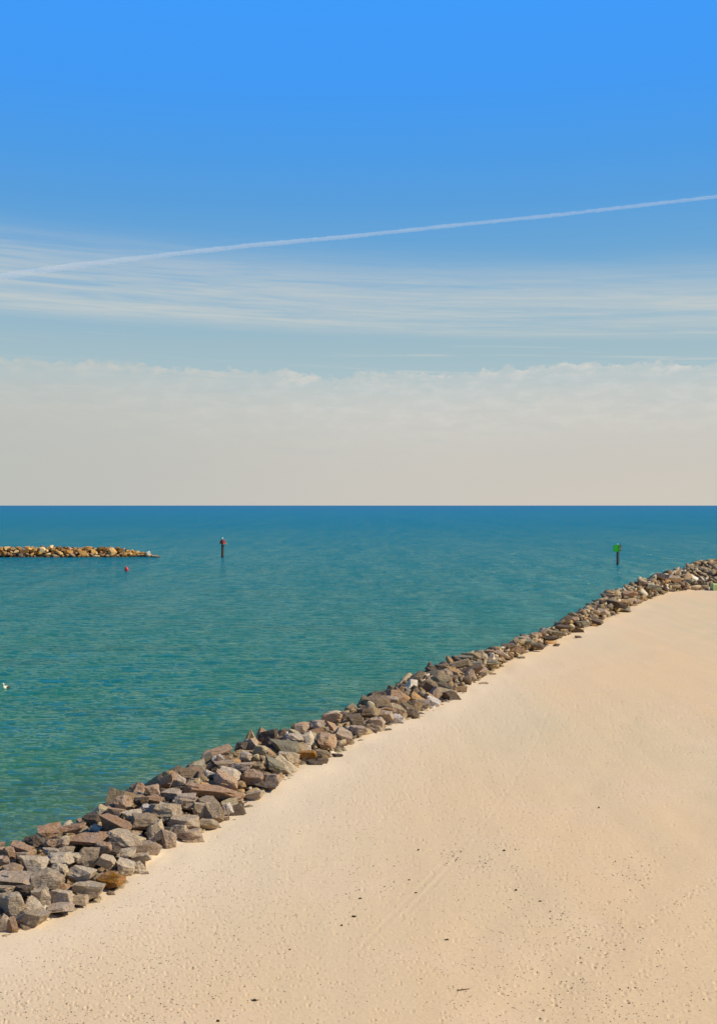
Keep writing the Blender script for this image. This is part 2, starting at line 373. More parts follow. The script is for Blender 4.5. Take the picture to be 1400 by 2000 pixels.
at_ = sea.data.attributes.new('shallow', 'FLOAT', 'POINT'); at_.data.foreach_set('value', np.clip(sh, 0, .9).astype(np.float32))

# ------------------------------------------------------------------ sand
ys = np.concatenate([np.arange(1095, 1140, 3.0), np.arange(1140, 2220, 2.2), [2260, 2350, 2600, 3200, 4600]])
pxs = np.concatenate([np.arange(-1500, -200, 60.0), np.arange(-200, 1650, 2.5), np.arange(1660, 3600, 60.0)])
GX, GY = cam_grid(ys, pxs, ZS); nr, nc = GX.shape; x = GX.ravel(); y = GY.ravel(); P = np.stack([x, y], 1)
dl, sl = seg_dist(P, low[::1]); dl = dl*sl                 # + towards the water, - on the beach
dc, sc_ = seg_dist(P, crest[::2]); dc = dc*sc_
z = np.full(len(x), ZS)
z += .10*(fbm(x*.05, y*.03, 3, 1)-.5) * np.clip(-dl/6, 0, 1) + .05*(fbm(x*.4, y*.25, 3, 2)-.5)
z += .16*np.exp(-(np.clip(-dl, 0, None)/1.1)**2) * (fbm(x*.7, y*.5, 2, 3)-.25)     # sand banked up against the stones
# trampled hollows, dense in a band near the stones
def hollows(cell, prob, depth, rr, seed):
    ci = np.floor(x/cell); cj = np.floor(y/cell); out = np.zeros(len(x))
    for a in (-1,0,1):
        for b in (-1,0,1):
            i, j = ci+a, cj+b
            h1 = np.sin(i*127.1+j*311.7+seed)*43758.5453; h1 -= np.floor(h1)
            h2 = np.sin(i*269.5+j*183.3+seed)*43758.5453; h2 -= np.floor(h2)
            h3 = np.sin(i*419.2+j*371.9+seed)*43758.5453; h3 -= np.floor(h3)
            d2 = ((x-(i+h1)*cell)**2 + ((y-(j+h2)*cell)/1.2)**2)/(rr*(.6+.8*h3))**2
            out -= (h3 < prob) * depth * (np.exp(-d2) - .22*np.exp(-(np.sqrt(d2)-1.9)**2*2.5))
    return out
patch = fbm(x*.16, y*.10, 3, 9)
band = np.clip((-dl-.9)/1.2, 0, 1) * np.clip(1.35-(-dl)/11.0, 0, 1)
prob = band*(.25+1.1*np.clip(patch*1.6-.35, 0, 1)) + .05*np.clip(patch*2-.7, 0, 1)
vis = np.clip((75-y)/25, 0, 1)
z += hollows(.12, prob*.42, .024, .024, 1.3)*vis + hollows(.19, prob*.30+.006, .034, .034, 7.7)*vis + hollows(.41, prob*.18+.006, .020, .045, 3.1)*vis
# old vehicle ruts, smoothed by wind, and walking tracks
def line_w(pts): return np.array([at(a, b, ZS) for a, b in pts])
ruts = [line_w([(690,1868),(790,1765),(880,1672),(958,1598),(1010,1520),(1052,1440),(1080,1360),(1100,1300)]), line_w([(775,1800),(812,1765),(880,1692),(905,1660)])]
for r in ruts:
    d, _ = seg_dist(P, r); z += (.5+fbm(x*.7, y*.7, 2, 31))*(.0020*np.exp(-((d-.11)/.05)**2) - .0028*np.exp(-(d/.07)**2))
for pts in ([(1400,1500),(1250,1700),(1000,1990)], [(1400,1575),(1300,1700),(1120,1930),(1060,2010)], [(1240,1380),(1180,1500),(1050,1700),(900,1880)], [(1400,1230),(1330,1260),(1180,1290),(1060,1330)]):
    d, _ = seg_dist(P, line_w(pts)); z += (.5-fbm(x*.8, y*.8, 2, 4))*.03*np.exp(-(d/.45)**2) - .012*np.exp(-(d/.6)**2)
trails = [[(1440,1690),(1290,1790),(1230,1830),(1140,1905),(1040,2000)], [(1310,1650),(1272,1700),(1240,1745),(1192,1815),(1160,1860),(1085,1930)],
          [(1440,1890),(1370,1955),(1310,1995)], [(1395,1800),(1290,1865),(1240,1925),(1200,1975)], [(1130,1820),(1080,1860),(1020,1915),(960,1950)], [(1400,1730),(1340,1755),(1180,1850)]]
trail_pts = []
for tr in trails:
    w_ = line_w(tr); L = np.concatenate([[0], np.cumsum(np.linalg.norm(np.diff(w_, axis=0), axis=1))])
    for k, s in enumerate(np.arange(0, L[-1], .33)):
        q = np.array([np.interp(s, L, w_[:,0]), np.interp(s, L, w_[:,1])]) + rng.normal(0, .05, 2) + np.array([.09, 0])*(-1)**k
        trail_pts.append(q)
        m = (np.abs(x-q[0]) < .3) & (np.abs(y-q[1]) < .3)
        d2 = ((x[m]-q[0])**2 + ((y[m]-q[1])/1.3)**2)/.040**2
        z[m] -= .017*(np.exp(-d2) - .3*np.exp(-(np.sqrt(d2)-1.8)**2*2.5))
# the ground falls away under the stones and into the sea
k = np.clip(dl/3.0, 0, 1); z = z*(1-k) + (ZS-.25)*k
z += .42*np.clip(fbm(x*.9, y*.7, 2, 61)-.42, 0, 1)*np.clip(dl/.5, 0, 1)*np.clip((2.6-dl)/1.2, 0, 1)     # sand blown in between the first stones
k = np.clip((dc-.5)/4.0, 0, 1); z = z*(1-k) - 1.6*k
sand = link('sand', np_mesh('sand', np.stack([x, y, z], 1), grid_faces(nr, nc), M_sand, True)); tag(sand, kind='structure')
drift = np.exp(-(np.clip(-dl, 0, None)/3.4)**1.6) * np.clip(1.5-y/90, .3, 1)
a_ = sand.data.attributes.new('drift', 'FLOAT', 'POINT'); a_.data.foreach_set('value', np.clip(drift, 0, 1).astype(np.float32))
zgrid = z.reshape(nr, nc)
def sand_z(px_x, py_y):
    """height of the sand sheet at a world point"""
    yy = FPX*(CH-ZS)/py_y + HZ; pp = px_x/py_y*FPX + 700
    i = int(np.clip(np.searchsorted(ys, yy), 1, nr-1)); j = int(np.clip(np.searchsorted(pxs, pp), 1, nc-1))
    return float(zgrid[i-1:i+1, j-1:j+1].mean())
# beach around and behind the viewpoint, a little below the detailed sheet
bm = bmesh.new()
vs = [bm.verts.new(v) for v in ((-13, 12, ZS-.2), (-20, -8, ZS-.2), (-30, -200, ZS-.2), (500, -200, ZS-.2), (500, 140, ZS-.2), (80, 126, ZS-.2), (40, 60, ZS-.2), (12, 14, ZS-.2))]
bm.faces.new(vs); back = bm_obj('beach', bm, M_sand); tag(back, kind='structure')

# ------------------------------------------------------------------ stones
def rock_proto(seed, hi):
    R = random.Random(seed); bm = bmesh.new()
    # a quarried block: a skewed cube with its corners and faces split off along random planes
    bmesh.ops.create_cube(bm, size=1.0)
    sx, sy, sz_ = R.uniform(-.3,.3), R.uniform(-.3,.3), R.uniform(-.25,.25)
    for v in bm.verts: v.co = Vector((v.co.x + sx*v.co.z, v.co.y + sy*v.co.z + sz_*v.co.x, v.co.z + R.uniform(-.08,.08)))
    for i in range(R.randint(6, 11)):
        d = Vector((R.gauss(0,1), R.gauss(0,1), R.gauss(0,1))).normalized()
        r = bmesh.ops.bisect_plane(bm, geom=list(bm.verts)+list(bm.edges)+list(bm.faces), plane_co=d*R.uniform(.36, .58), plane_no=d, clear_outer=True)
        es = [e for e in r['geom_cut'] if isinstance(e, bmesh.types.BMEdge)]
        if es: bmesh.ops.contextual_create(bm, geom=es)
    vs_ = [v.co.copy() for v in bm.verts]; bm.clear()
    for c in vs_: bm.verts.new(c)
    bmesh.ops.convex_hull(bm, input=list(bm.verts))
    bmesh.ops.delete(bm, geom=[v for v in bm.verts if not v.link_faces], context='VERTS')
    bmesh.ops.remove_doubles(bm, verts=list(bm.verts), dist=.03)
    bmesh.ops.dissolve_limit(bm, angle_limit=rad(8), verts=list(bm.verts), edges=list(bm.edges))
    if hi:
        bmesh.ops.bevel(bm, geom=list(bm.edges), offset=.020, segments=2 if hi > 1 else 1, affect='EDGES', profile=.6, clamp_overlap=True)
    bmesh.ops.triangulate(bm, faces=list(bm.faces))
    if hi > 1:
        for _ in range(2):
            es = [e for e in bm.edges if e.calc_length() > .16]
            if es: bmesh.ops.subdivide_edges(bm, edges=es, cuts=1, use_grid_fill=False); bmesh.ops.triangulate(bm, faces=list(bm.faces))
        off = Vector((seed*3.1, seed*1.7, 0))
        for v in bm.verts:
            k = noise.noise(v.co*3.0+off)*.05 + noise.noise(v.co*8.0+off)*.035 - abs(noise.noise(v.co*4.0-off))*.06
            v.co += v.co.normalized()*k
    co = np.array([v.co for v in bm.verts]); lo, hi_ = co.min(0), co.max(0)
    for v in bm.verts: v.co = Vector(((v.co[i]-(lo[i]+hi_[i])/2)/(hi_[i]-lo[i]) for i in range(3)))
    return bm
def proto_mesh(seed, hi, mat):
    bm = rock_proto(seed, hi); me = bpy.data.meshes.new('rock'); bm.to_mesh(me); bm.free(); me.materials.append(mat); return me
HI = [proto_mesh(100+i, 2, M_mix) for i in range(26)]
MD = [proto_mesh(200+i, 1, M_mix) for i in range(20)]
def raw(seed):
    bm = rock_proto(seed, 0); bm.verts.index_update()
    v = np.array([v.co for v in bm.verts]); f = np.array([[q.index for q in p.verts] for p in bm.faces]); bm.free(); return v, f
LO = [raw(300+i) for i in range(24)]
def place_rock(parent, me, loc, dims, rot, mat, name='rock'):
    o = link(name, me, parent); o.location = loc; o.scale = dims; o.rotation_euler = rot
    o.material_slots[0].link = 'OBJECT'; o.material_slots[0].material = mat
    return o
def joined(name, items, mat, parent):
    VV, FF, n = [], [], 0
    for k, (loc, dims, rot) in enumerate(items):
        v, f = LO[k % len(LO)]; M = np.array(Euler(rot).to_matrix())
        VV.append((v*np.array(dims)) @ M.T + np.array(loc)); FF.append(f+n); n += len(v)
    o = link(name, np_mesh(name, np.vstack(VV), np.vstack(FF), mat), parent); tag(o, kind='stuff'); return o

jetty = empty('rock_jetty', (0, 0, 0), 'long curving jetty of heaped grey and brown boulders dividing the beach from the water', 'jetty')
# solid rubble core under the stones, dark to stand in for shaded gaps
ss = np.arange(0, arc[-1], 1.0); vv = np.concatenate([np.linspace(-.12, 1, 7), np.linspace(1.2, 2, 4)])
VV = []
for s in ss:
    for v in vv:
        a, b, c = surf(s, max(v, 0) if v > 0 else v); VV.append((a, b, c - .36 - (.3 if v < 0 else 0)))
core = link('rubble_core', np_mesh('rubble_core', VV, grid_faces(len(ss), len(vv)), M_dark), jetty); tag(core, kind='stuff')

# the big stones that the photograph shows one by one: (column, row, width, height, roll, kind) in photo pixels
hand = []
def z1(l):
    for (a, b, w_, h_, r_, k_) in l: hand.append((a/3.5, 1500+b/3.5, w_/3.5, h_/3.5, r_, k_))
def z2(l):
    for (a, b, w_, h_, r_, k_) in l: hand.append((300+a/2.8, 1300+b/2.8, w_/2.8, h_/2.8, r_, k_))
z1([(75,960,160,190,10,'G'),(15,1070,70,130,0,'G'),(80,1090,85,110,0,'B'),(205,1035,200,120,-8,'G'),(215,950,160,80,-15,'G'),(265,895,130,120,10,'G'),
    (310,790,220,170,15,'G'),(405,885,180,105,-5,'G'),(535,915,120,75,0,'G'),(395,968,190,50,4,'T'),(595,855,200,140,-5,'G'),(535,745,180,130,-15,'G'),
    (405,715,110,120,20,'G'),(225,680,190,140,0,'G'),(90,770,260,80,-3,'T'),(35,835,120,60,0,'G'),(150,845,130,80,0,'D'),(400,640,180,100,5,'G'),
    (745,770,190,115,12,'O'),(715,650,120,90,-20,'G'),(600,620,120,130,-10,'G'),(855,690,110,100,-10,'G'),(935,690,110,90,0,'G'),(960,620,130,70,5,'G'),
    (850,590,140,65,0,'G'),(760,570,110,60,0,'D'),(700,560,130,90,0,'B'),(1010,560,160,120,-15,'T'),(835,500,260,125,-6,'G'),(1060,450,120,130,30,'G'),
    (1145,505,115,160,5,'T'),(1290,470,160,90,8,'T'),(990,375,190,105,0,'G'),(1220,430,120,80,0,'G'),(1300,380,120,90,0,'G'),(1130,310,210,135,-5,'G'),
    (1370,290,110,110,0,'G'),(1250,230,150,100,-5,'T'),(1000,275,75,55,0,'P'),(900,325,150,65,0,'G'),(790,405,210,115,-22,'B'),(815,370,110,40,-18,'T'),
    (780,310,120,70,0,'B'),(830,250,130,110,10,'B'),(620,350,130,85,15,'D'),(580,500,240,70,0,'B'),(490,420,150,60,8,'B'),(340,440,150,90,12,'B'),
    (225,505,130,90,0,'D'),(150,565,170,80,-15,'B'),(330,525,90,70,0,'B'),(430,515,80,45,0,'T'),(340,580,110,55,0,'G'),(440,575,110,55,0,'G'),(60,590,110,70,-15,'B'),(-25,560,90,80,0,'B'),(-20,640,90,80,0,'T'),(115,545,90,50,0,'B'),(20,640,80,50,0,'B'),(40,760,90,50,0,'T'),
    (150,610,90,55,0,'T'),(80,700,130,70,0,'T'),(15,580,80,65,-20,'T'),(1140,100,120,95,20,'B'),(1210,90,110,85,-10,'T'),(1040,160,100,80,10,'B'),
    (1180,190,120,75,0,'T'),(965,235,100,75,10,'D'),(1310,150,120,90,0,'B'),(700,470,90,55,0,'B'),(1050,215,120,60,0,'B'),(500,620,90,60,0,'G')])
z2([(345,482,150,65,12,'B'),(385,540,105,38,3,'T'),(355,508,60,42,0,'P'),(525,435,90,75,20,'T'),(475,450,70,60,0,'D'),(405,598,140,80,-12,'G'),
    (390,645,140,95,-20,'B'),(345,705,270,95,-15,'B'),(300,800,165,140,0,'G'),(170,757,115,70,-5,'T'),(70,812,145,105,5,'G'),(155,872,165,95,0,'G'),
    (300,872,110,60,0,'G'),(210,948,120,55,-8,'T'),(445,802,100,62,15,'D'),(405,790,50,65,20,'P'),(555,718,90,60,15,'G'),(610,662,120,45,-12,'D'),
    (540,610,110,85,0,'B'),(720,450,165,75,-10,'L'),(840,490,95,52,0,'O'),(735,512,120,85,0,'G'),(875,540,90,44,0,'D'),(940,420,110,85,0,'B'),
    (1030,380,95,85,0,'T'),(970,290,115,62,8,'B'),(625,395,95,75,15,'D'),(660,550,110,65,-25,'L'),(1210,325,95,85,0,'T'),(1325,300,85,65,0,'P'),
    (890,330,80,60,0,'T'),(800,350,80,55,10,'T'),(1120,360,90,60,0,'T'),(1270,250,100,50,0,'B'),(760,400,110,60,0,'T'),(480,560,120,60,0,'T'),
    (500,500,80,60,0,'T'),(560,560,80,50,0,'M'),(590,470,80,60,0,'M'),(640,620,110,60,0,'T'),(1100,300,90,60,0,'M'),(1160,260,90,60,0,'M')])
def z3(l):
    for (a, b, w_, h_, r_, k_) in l: hand.append((704+a/2.011, 976+b/2.011, w_/2.011, h_/2.011, r_, k_))
z3([(400,628,78,38,0,'L'),(445,652,60,28,5,'L'),(430,692,42,50,-35,'T'),(350,775,66,50,10,'D'),(265,750,48,60,-30,'D'),(292,770,42,60,-35,'T'),(300,715,75,38,-15,'L'),
    (195,846,64,48,5,'D'),(140,865,62,46,0,'P'),(60,885,64,56,0,'T'),(240,805,58,42,0,'T'),(285,800,52,40,-20,'P'),(335,680,52,36,0,'T'),(100,850,60,40,0,'T'),
    (45,775,48,36,20,'D'),(90,770,34,28,0,'D'),(125,790,48,32,0,'T'),(210,710,48,32,0,'D'),(280,665,38,28,0,'D'),(310,662,34,24,0,'D'),(690,570,74,32,-12,'D'),
    (650,560,64,28,0,'L'),(555,608,64,26,-18,'T'),(620,590,54,24,-8,'B'),(470,668,60,26,0,'T'),(510,640,62,28,0,'L'),(500,602,52,26,0,'B'),(740,545,54,26,-12,'D'),
    (920,475,64,28,-12,'D'),(910,493,42,16,0,'O'),(850,520,54,24,0,'D'),(870,490,62,30,0,'L'),(1000,410,84,34,-12,'D'),(1030,430,62,28,-8,'L'),(790,500,62,28,0,'D'),
    (720,512,30,16,0,'P'),(580,575,50,24,0,'D'),(640,545,44,20,0,'T'),(690,530,44,22,0,'B'),(770,525,50,24,-10,'L'),(830,470,46,24,0,'B'),(950,440,56,28,-10,'T'),
    (970,380,50,24,0,'D'),(1060,370,56,26,0,'B'),(1100,330,54,26,0,'D'),(1150,345,60,30,-10,'L'),(1080,400,50,26,0,'T'),(1180,300,56,26,0,'T'),(1230,310,60,30,-10,'T')])
rocks = []      # loc, dims, rot, mat, visible size, hand?
lx, ly = [p[0] for p in low_px], [p[1] for p in low_px]; tx, ty = [p[0] for p in top_px], [p[1] for p in top_px]
for (a, b, w_, h_, r_, k_) in hand:
    yl, yt = np.interp(a, lx, ly), np.interp(a, tx, ty); v = np.clip((yl-b)/(yl-yt), 0, 1)
    zz = ZS + (ztop(a)-.20-ZS)*math.sin(v*math.pi/2) + .08
    q = at(a, b, zz); d = q[1]; W_ = w_*d/FPX*1.12; H_ = h_*d/FPX*1.15; B_ = W_*random.uniform(.62, .9)
    C_ = max((H_-.22*B_)/.96, .45*H_, .18)
    rocks.append(((q[0], q[1]+B_*.12, zz), (W_, B_, C_), (random.uniform(-.15,.15), -rad(r_), random.uniform(-.35,.35)), RM[k_], 9, True))
cell = {}
def crowded(x, y, r):
    i, j = int(x//1.2), int(y//1.2)
    for a in (-1,0,1):
        for b in (-1,0,1):
            for (u, v, q) in cell.get((i+a, j+b), ()):
                if (x-u)**2+(y-v)**2 < (.36*(r+q))**2: return True
    return False
def put(x, y, r): cell.setdefault((int(x//1.2), int(y//1.2)), []).append((x, y, r))
for r in rocks: put(r[0][0], r[0][1], (r[1][0]+r[1][1])/2*.66)
R = random.Random(5)
# sampling follows the local width, so the wide far end gets its share
wid0 = np.abs(((crest-low)*nrm).sum(1)); wid = np.linalg.norm(crest-low, axis=1)+5; cum = np.concatenate([[0], np.cumsum((wid[1:]+wid[:-1])/2*np.diff(arc))]); cum /= cum[-1]
for i in range(70000):
    s = float(np.interp(R.random(), cum, arc)); v = R.uniform(-.03, 1.85) if R.random() < .93 else -.16*R.random()**2
    x0, y0, z0 = surf(s, v)
    if x0 > 75 or (y0 < 12): continue
    sz = min(max(R.lognormvariate(math.log(.56 if y0 < 60 else .66), .50), .18 if y0 < 60 else .34), 1.0 if y0 < 45 else .88)
    sz = min(sz, max(.42*float(np.interp(s, arc, wid0))+.20, .66))
    if v < 0: sz *= .45
    if crowded(x0, y0, sz*(1.0 if y0 < 60 else 1.28)): continue
    put(x0, y0, sz*(1.0 if y0 < 60 else 1.28))
    dims = (sz*R.uniform(.9, 1.6), sz*R.uniform(.6, 1.1), sz*R.uniform(.45, .95)) if y0 < 60 else (sz*R.uniform(1.0, 2.1), sz*R.uniform(.55, 1.0), sz*R.uniform(.40, .85))
    gpr = max(0, .75 - y0/60) * (1.2 if v < .6 else .25)
    u = R.random()
    mat = M_grey if u < gpr else (M_dark if u < gpr+.09 else (M_brown if u < gpr+.20 else M_mix))
    if v > 1: mat = M_brown if R.random() < .5 else M_mix
    near_sink = .10 if y0 < 48 and v < 1 else 0.0
    vis = sz/math.hypot(x0, y0)*FPX * (1 if v < 1.15 else .12)
    if not (-.345 < x0/y0 < .345): vis *= .2
    rocks.append(((x0, y0, z0 + R.uniform(-.14, .20)*(1 if v < 1 else .5) - near_sink - (.10 if v < .05 else 0)), dims,
                  (R.uniform(-.65,.65), R.uniform(-.65,.65), R.uniform(0, 6.28)), mat, vis, False))
rocks.sort(key=lambda r: (not r[5], -r[4]))
def rock_label(o, r):
    k = {M_orange: 'smooth orange brown rock', M_pale: 'pale cream rock'}.get(r[3])
    if k: o['label'] = k
for i, r in enumerate(rocks[:300]):
    me = HI[i % len(HI)] if i < 190 else MD[i % len(MD)]
    o = place_rock(jetty, me, *r[:4]); rock_label(o, r)
joined('far_rocks', [r[:3] for r in rocks[300:]], M_mixi, jetty)
rub = []
while len(rub) < 6500:                                     # small broken stone packed into the gaps and spilling on to the sand
    s = float(np.interp(R.random(), cum, arc)); v = R.uniform(0, 1.35) if R.random() < .93 else -.14*R.random()**2
    x0, y0, z0 = surf(s, v)
    if x0 > 75 or y0 < 12 or (y0 > 75 and R.random() < .75): continue
    sz = R.uniform(.10, .34)
    rub.append(((x0, y0, z0 + (R.uniform(-.22, .06) if v > 0 else -.02)), (sz*R.uniform(.9,1.7), sz*R.uniform(.7,1.1), sz*R.uniform(.45,.8)), (R.uniform(-.5,.5), R.uniform(-.5,.5), R.uniform(0,6.28))))
joined('rubble', rub, M_mixi, jetty)
print('jetty rocks', len(rocks))

# ------------------------------------------------------------------ breakwater across the channel
bw = empty('breakwater', (-42, 233, 0), 'low breakwater of sunlit golden boulders standing in the water across the channel', 'breakwater')
def bw_x(px): return (px-700)/FPX*234
R = random.Random(11); items = []; cell.clear()
x_end = bw_x(303); x_beg = bw_x(-260)
for i in range(9000):
    x0 = R.uniform(x_beg, x_end); t_ = R.uniform(-1, 1)
    e = min((x_end-x0)/9.0, 1)**.55
    hw = 3.6*max(e, .25); crest_z = 1.95*e - .1; y0 = 234.5 + t_*hw; z0 = crest_z - (abs(t_)**1.3)*(crest_z+.25)
    sz = min(max(R.lognormvariate(math.log(1.15), .34), .5), 2.0)*(.6+.4*e)
    if crowded(x0*.85, y0*.85, sz*.92): continue
    put(x0*.85, y0*.85, sz*.92)
    items.append(((x0+42, y0-233, z0+R.uniform(-.1,.15)), (sz*R.uniform(.9,1.3), sz*R.uniform(.8,1.1), sz*R.uniform(.45,.72)), (R.uniform(-.5,.5), R.uniform(-.5,.5), R.uniform(0,6.28)),
                  (1 if t_ < .25 else .1)*(1 if x0 > bw_x(-5) else .05)*sz))
items.sort(key=lambda r: -r[3])
for i, r in enumerate(items[:280]):
    place_rock(bw, MD[i % len(MD)], r[0], r[1], r[2], M_warm if i % 5 else M_brown)
joined('hidden_rocks', [r[:3] for r in items[280:]], M_warmi, bw)
o = place_rock(bw, MD[3], (bw_x(295)+42, -1.6, .75), (1.0, .9, 1.3), (0,.1,.4), M_pale, 'rock'); o['label'] = 'whitish rock near the tip of the breakwater'
o = place_rock(bw, MD[5], (bw_x(309)+42, -1.2, .18), (1.8, 1.0, .6), (0,.05,.1), M_pale, 'rock'); o['label'] = 'flat whitish rock awash at the very tip'
print('breakwater rocks', len(items))
# solid core, dark to stand in for the shade between stones
VV = []
xs = np.linspace(x_beg, x_end-1.5, 40)
for xx in xs:
    e = min((x_end-xx)/9.0, 1)**.55
    for t_ in (-1, -.5, 0, .5, 1): VV.append((xx+42, 1.5+t_*3.3*max(e,.2), (2.05*e-.1)*(1-abs(t_)**1.3)-.55))
core = link('rubble_core', np_mesh('rubble_core', VV, grid_faces(len(xs), 5), M_dark), bw); tag(core, kind='stuff')

# ------------------------------------------------------------------ stones lying loose on the sand
loose = [(660,1478,24,7,-8,'D','small dark slab half sunk in sand just off the jetty, upper of a close pair'),
         (628,1494,26,12,-8,'D','dark brown angular stone on sand at the jetty foot, lower of a close pair'),
         (728,1432,17,4,0,'D','thin black stone flat in the sand beside a pale jetty boulder'),
         (758,1428,15,3,0,'L','thin grey sliver of stone flat in the sand right of the thin black one'),
         (945,1337,20,4,6,'T','long pale stone barely showing above the sand beside the middle of the jetty'),
         (1018,1288,15,5,4,'L','low olive stone at the sand edge halfway along the jetty'),
         (1086,1263,14,6,0,'D','lone dark stone on open sand beside the upper half of the jetty'),
         (1130,1246,16,5,-14,'D','dark pointed stone on sand nearest the far bend of the jetty'),
         (1134,1236,10,4,0,'B','small brown stone against the jetty above the dark pointed one'),
         (284,1712,14,5,12,'G','small grey stone in the sand right of the orange brown boulder'),
         (962,1319,12,3,0,'B','small flat brown stone on sand close under the jetty'),
         (1310,1157,14,5,8,'D','dark stone at the inner corner where the jetty meets the beach end')]
for (a, b, w_, h_, r_, k_, lab) in loose:
    q = at(a, b, ZS); sc = q[1]/FPX; W_ = w_*sc; H_ = max(h_*sc, .07)
    me = MD[(a*7) % len(MD)].copy(); me.materials[0] = RM[k_]
    o = link('loose_stone', me); o.location = (q[0], q[1], sand_z(*q)+H_*.22); o.scale = (W_, W_*.6, H_*1.1); o.rotation_euler = (0, -rad(r_)*.6, .3)
    tag(o, lab, 'stone', 'stones lying loose on the sand')

# ------------------------------------------------------------------ bits on the sand
M_weed = simple('dried seaweed', (48,40,30), .9)
M_wood = simple('weathered driftwood', (120,98,72), .9)
def clump(seed, w_, h_):
    R = random.Random(seed); bm = bmesh.new()
    for i in range(26):
        a = R.uniform(0, 6.28); L = w_*R.uniform(.2, .55); c = Vector((R.gauss(0, w_*.16), R.gauss(0, w_*.10), R.uniform(0, h_*.6)))
        d = Vector((math.cos(a), math.sin(a)*.6, R.uniform(-.1, .35)))
        b_cyl(bm, c - d*L/2, c + d*L/2, h_*.16, h_*.05, 5)
    return bm
weeds = [(691,1792,10,4,'long dark seaweed clump, biggest of the scraps in the middle of the beach'),(817,1661,5,4,'dark round seaweed scrap, topmost of the column of scraps'),
         (799,1719,5,3,'small dark seaweed scrap left of the old wheel ruts'),(703,1756,8,3,'flat seaweed scrap above and right of the biggest clump'),
         (667,1810,5,4,'small dark seaweed knot below and left of the biggest clump'),(1008,1740,5,4,'dark seaweed knot alone on smooth sand right of the wheel ruts'),
         (1055,1762,8,3,'thin seaweed strand below right of the lone knot'),(811,1744,8,3,'flat brown seaweed strand beside the left wheel rut'),
         (985,1664,6,4,'small seaweed tuft right of the cluster of dark crumbs'),(1170,1579,4,4,'single dark seaweed knot far out on the open beach'),
         (873,1838,9,4,'pale brown seaweed wisp below the wheel ruts'),(425,1999,9,5,'dark seaweed knot at the bottom edge of the view'),
         (497,1958,12,4,'thin seaweed strand near the bottom edge, left of the middle'),(566,1857,4,4,'small round seaweed knot alone left of the middle')]
for i, (a, b, w_, h_, lab) in enumerate(weeds):
    q = at(a, b, ZS); sc = q[1]/FPX
    o = bm_obj('seaweed_clump', clump(i, w_*sc*1.1, h_*sc*1.1), M_weed); o.location = (q[0], q[1], sand_z(*q)-.004); o.rotation_euler = (0,0,.25)
    tag(o, lab, 'seaweed', 'seaweed scraps scattered on the beach')
q = at(906, 1937, ZS); bm = bmesh.new()
pts = [Vector((-.13,-.03,.008)), Vector((-.05,0,.014)), Vector((.04,.012,.02)), Vector((.13,.05,.014))]
for k in range(3): b_cyl(bm, pts[k], pts[k+1], .014-.003*k, .011-.003*k, 7)
b_cyl(bm, pts[1], pts[1]+Vector((.03,.05,.02)), .006, .003, 6)
o = bm_obj('driftwood_stick', bm, M_wood); o.location = (q[0], q[1], sand_z(*q)); tag(o, 'short bent driftwood stick lying on the sand at the bottom of the view', 'stick')
# shell grit and crumbs: too many to count
M_grit = rock_mat('shell and weed crumbs', [(0, (.07,.05,.035)), (.35, (.14,.10,.065)), (.65, (.32,.24,.15)), (1, (.66,.55,.40))], True)
items = []; R = random.Random(3)
def crumb(x0, y0, s):
    items.append(((x0, y0, sand_z(x0, y0)+s*.12), (s*R.uniform(.8,1.7), s*R.uniform(.6,1), s*.5), (R.uniform(-.3,.3), R.uniform(-.3,.3), R.uniform(0,6.28))))
for _ in range(11000):
    a, b = R.uniform(-80, 1480), R.uniform(1260, 2080); q = at(a, b, ZS)
    d, sd_ = seg_dist(q[None], low); d = float(d[0]*-sd_[0])
    if d < .4: continue
    n = float(fbm(np.array([q[0]*.22]), np.array([q[1]*.12]), 3, 21)[0])
    if R.random() < max(0, n-.42)*3.2 + .42*math.exp(-(d/7)**2)*(d > 1.3): crumb(q[0], q[1], R.uniform(.010, .026))
for q in trail_pts:
    for _ in range(R.choice((0,1,1,2))): crumb(q[0]+R.gauss(0,.05), q[1]+R.gauss(0,.08), R.uniform(.014, .034))
for (a, b, sa, sb, n) in ((885,1668,18,10,26),(950,1690,8,22,22),(980,1660,20,8,12),(1085,1790,10,10,14),(1128,1818,12,8,12),(1240,1700,30,14,18),(760,1700,60,40,30),(1250,1690,20,20,12)):
    for _ in range(n):
        q = at(R.gauss(a, sa), R.gauss(b, sb), ZS); crumb(q[0], q[1], R.uniform(.015, .04))
joined('beach_crumbs', items, M_grit, None)

# ------------------------------------------------------------------ channel markers
M_pile = simple('tarred timber pile', (104,64,50), .8, var=.5, scale=3)
M_gal = simple('galvanised steel', (150,150,145), .5, .6)
M_red = simple('red dayboard', (140,14,24), .5, var=.1); M_redb = simple('red reflective border', (170,44,40), .45, var=.1)
M_green = simple('green dayboard', (0,165,14), .5, var=.08); M_greenb = simple('green reflective border', (14,175,40), .45, var=.1)
M_cream = simple('cream paint', (222,205,150), .5, var=.15); M_white = simple('white paint', (225,225,220), .5, var=.1)
M_dgreen = simple('back of weathered plywood', (62,50,40), .8, var=.3); M_algae = simple('algae band', (52,52,24), .9)
def pile(parent, h, r, lean=0):
    bm = bmesh.new()
    prof = [(r*1.1, -2.5), (r*1.1, .0), (r*1.05, .4), (r, h*.5), (r*.94, h-.08), (r*.80, h)]
    b_lathe(bm, prof, 14); bm_obj('pile', bm, M_pile, parent, False)
    bm = bmesh.new(); b_lathe(bm, [(r*1.16, -.3), (r*1.20, .1), (r*1.13, .38)], 14); bm_obj('weed_band', bm, M_algae, parent)
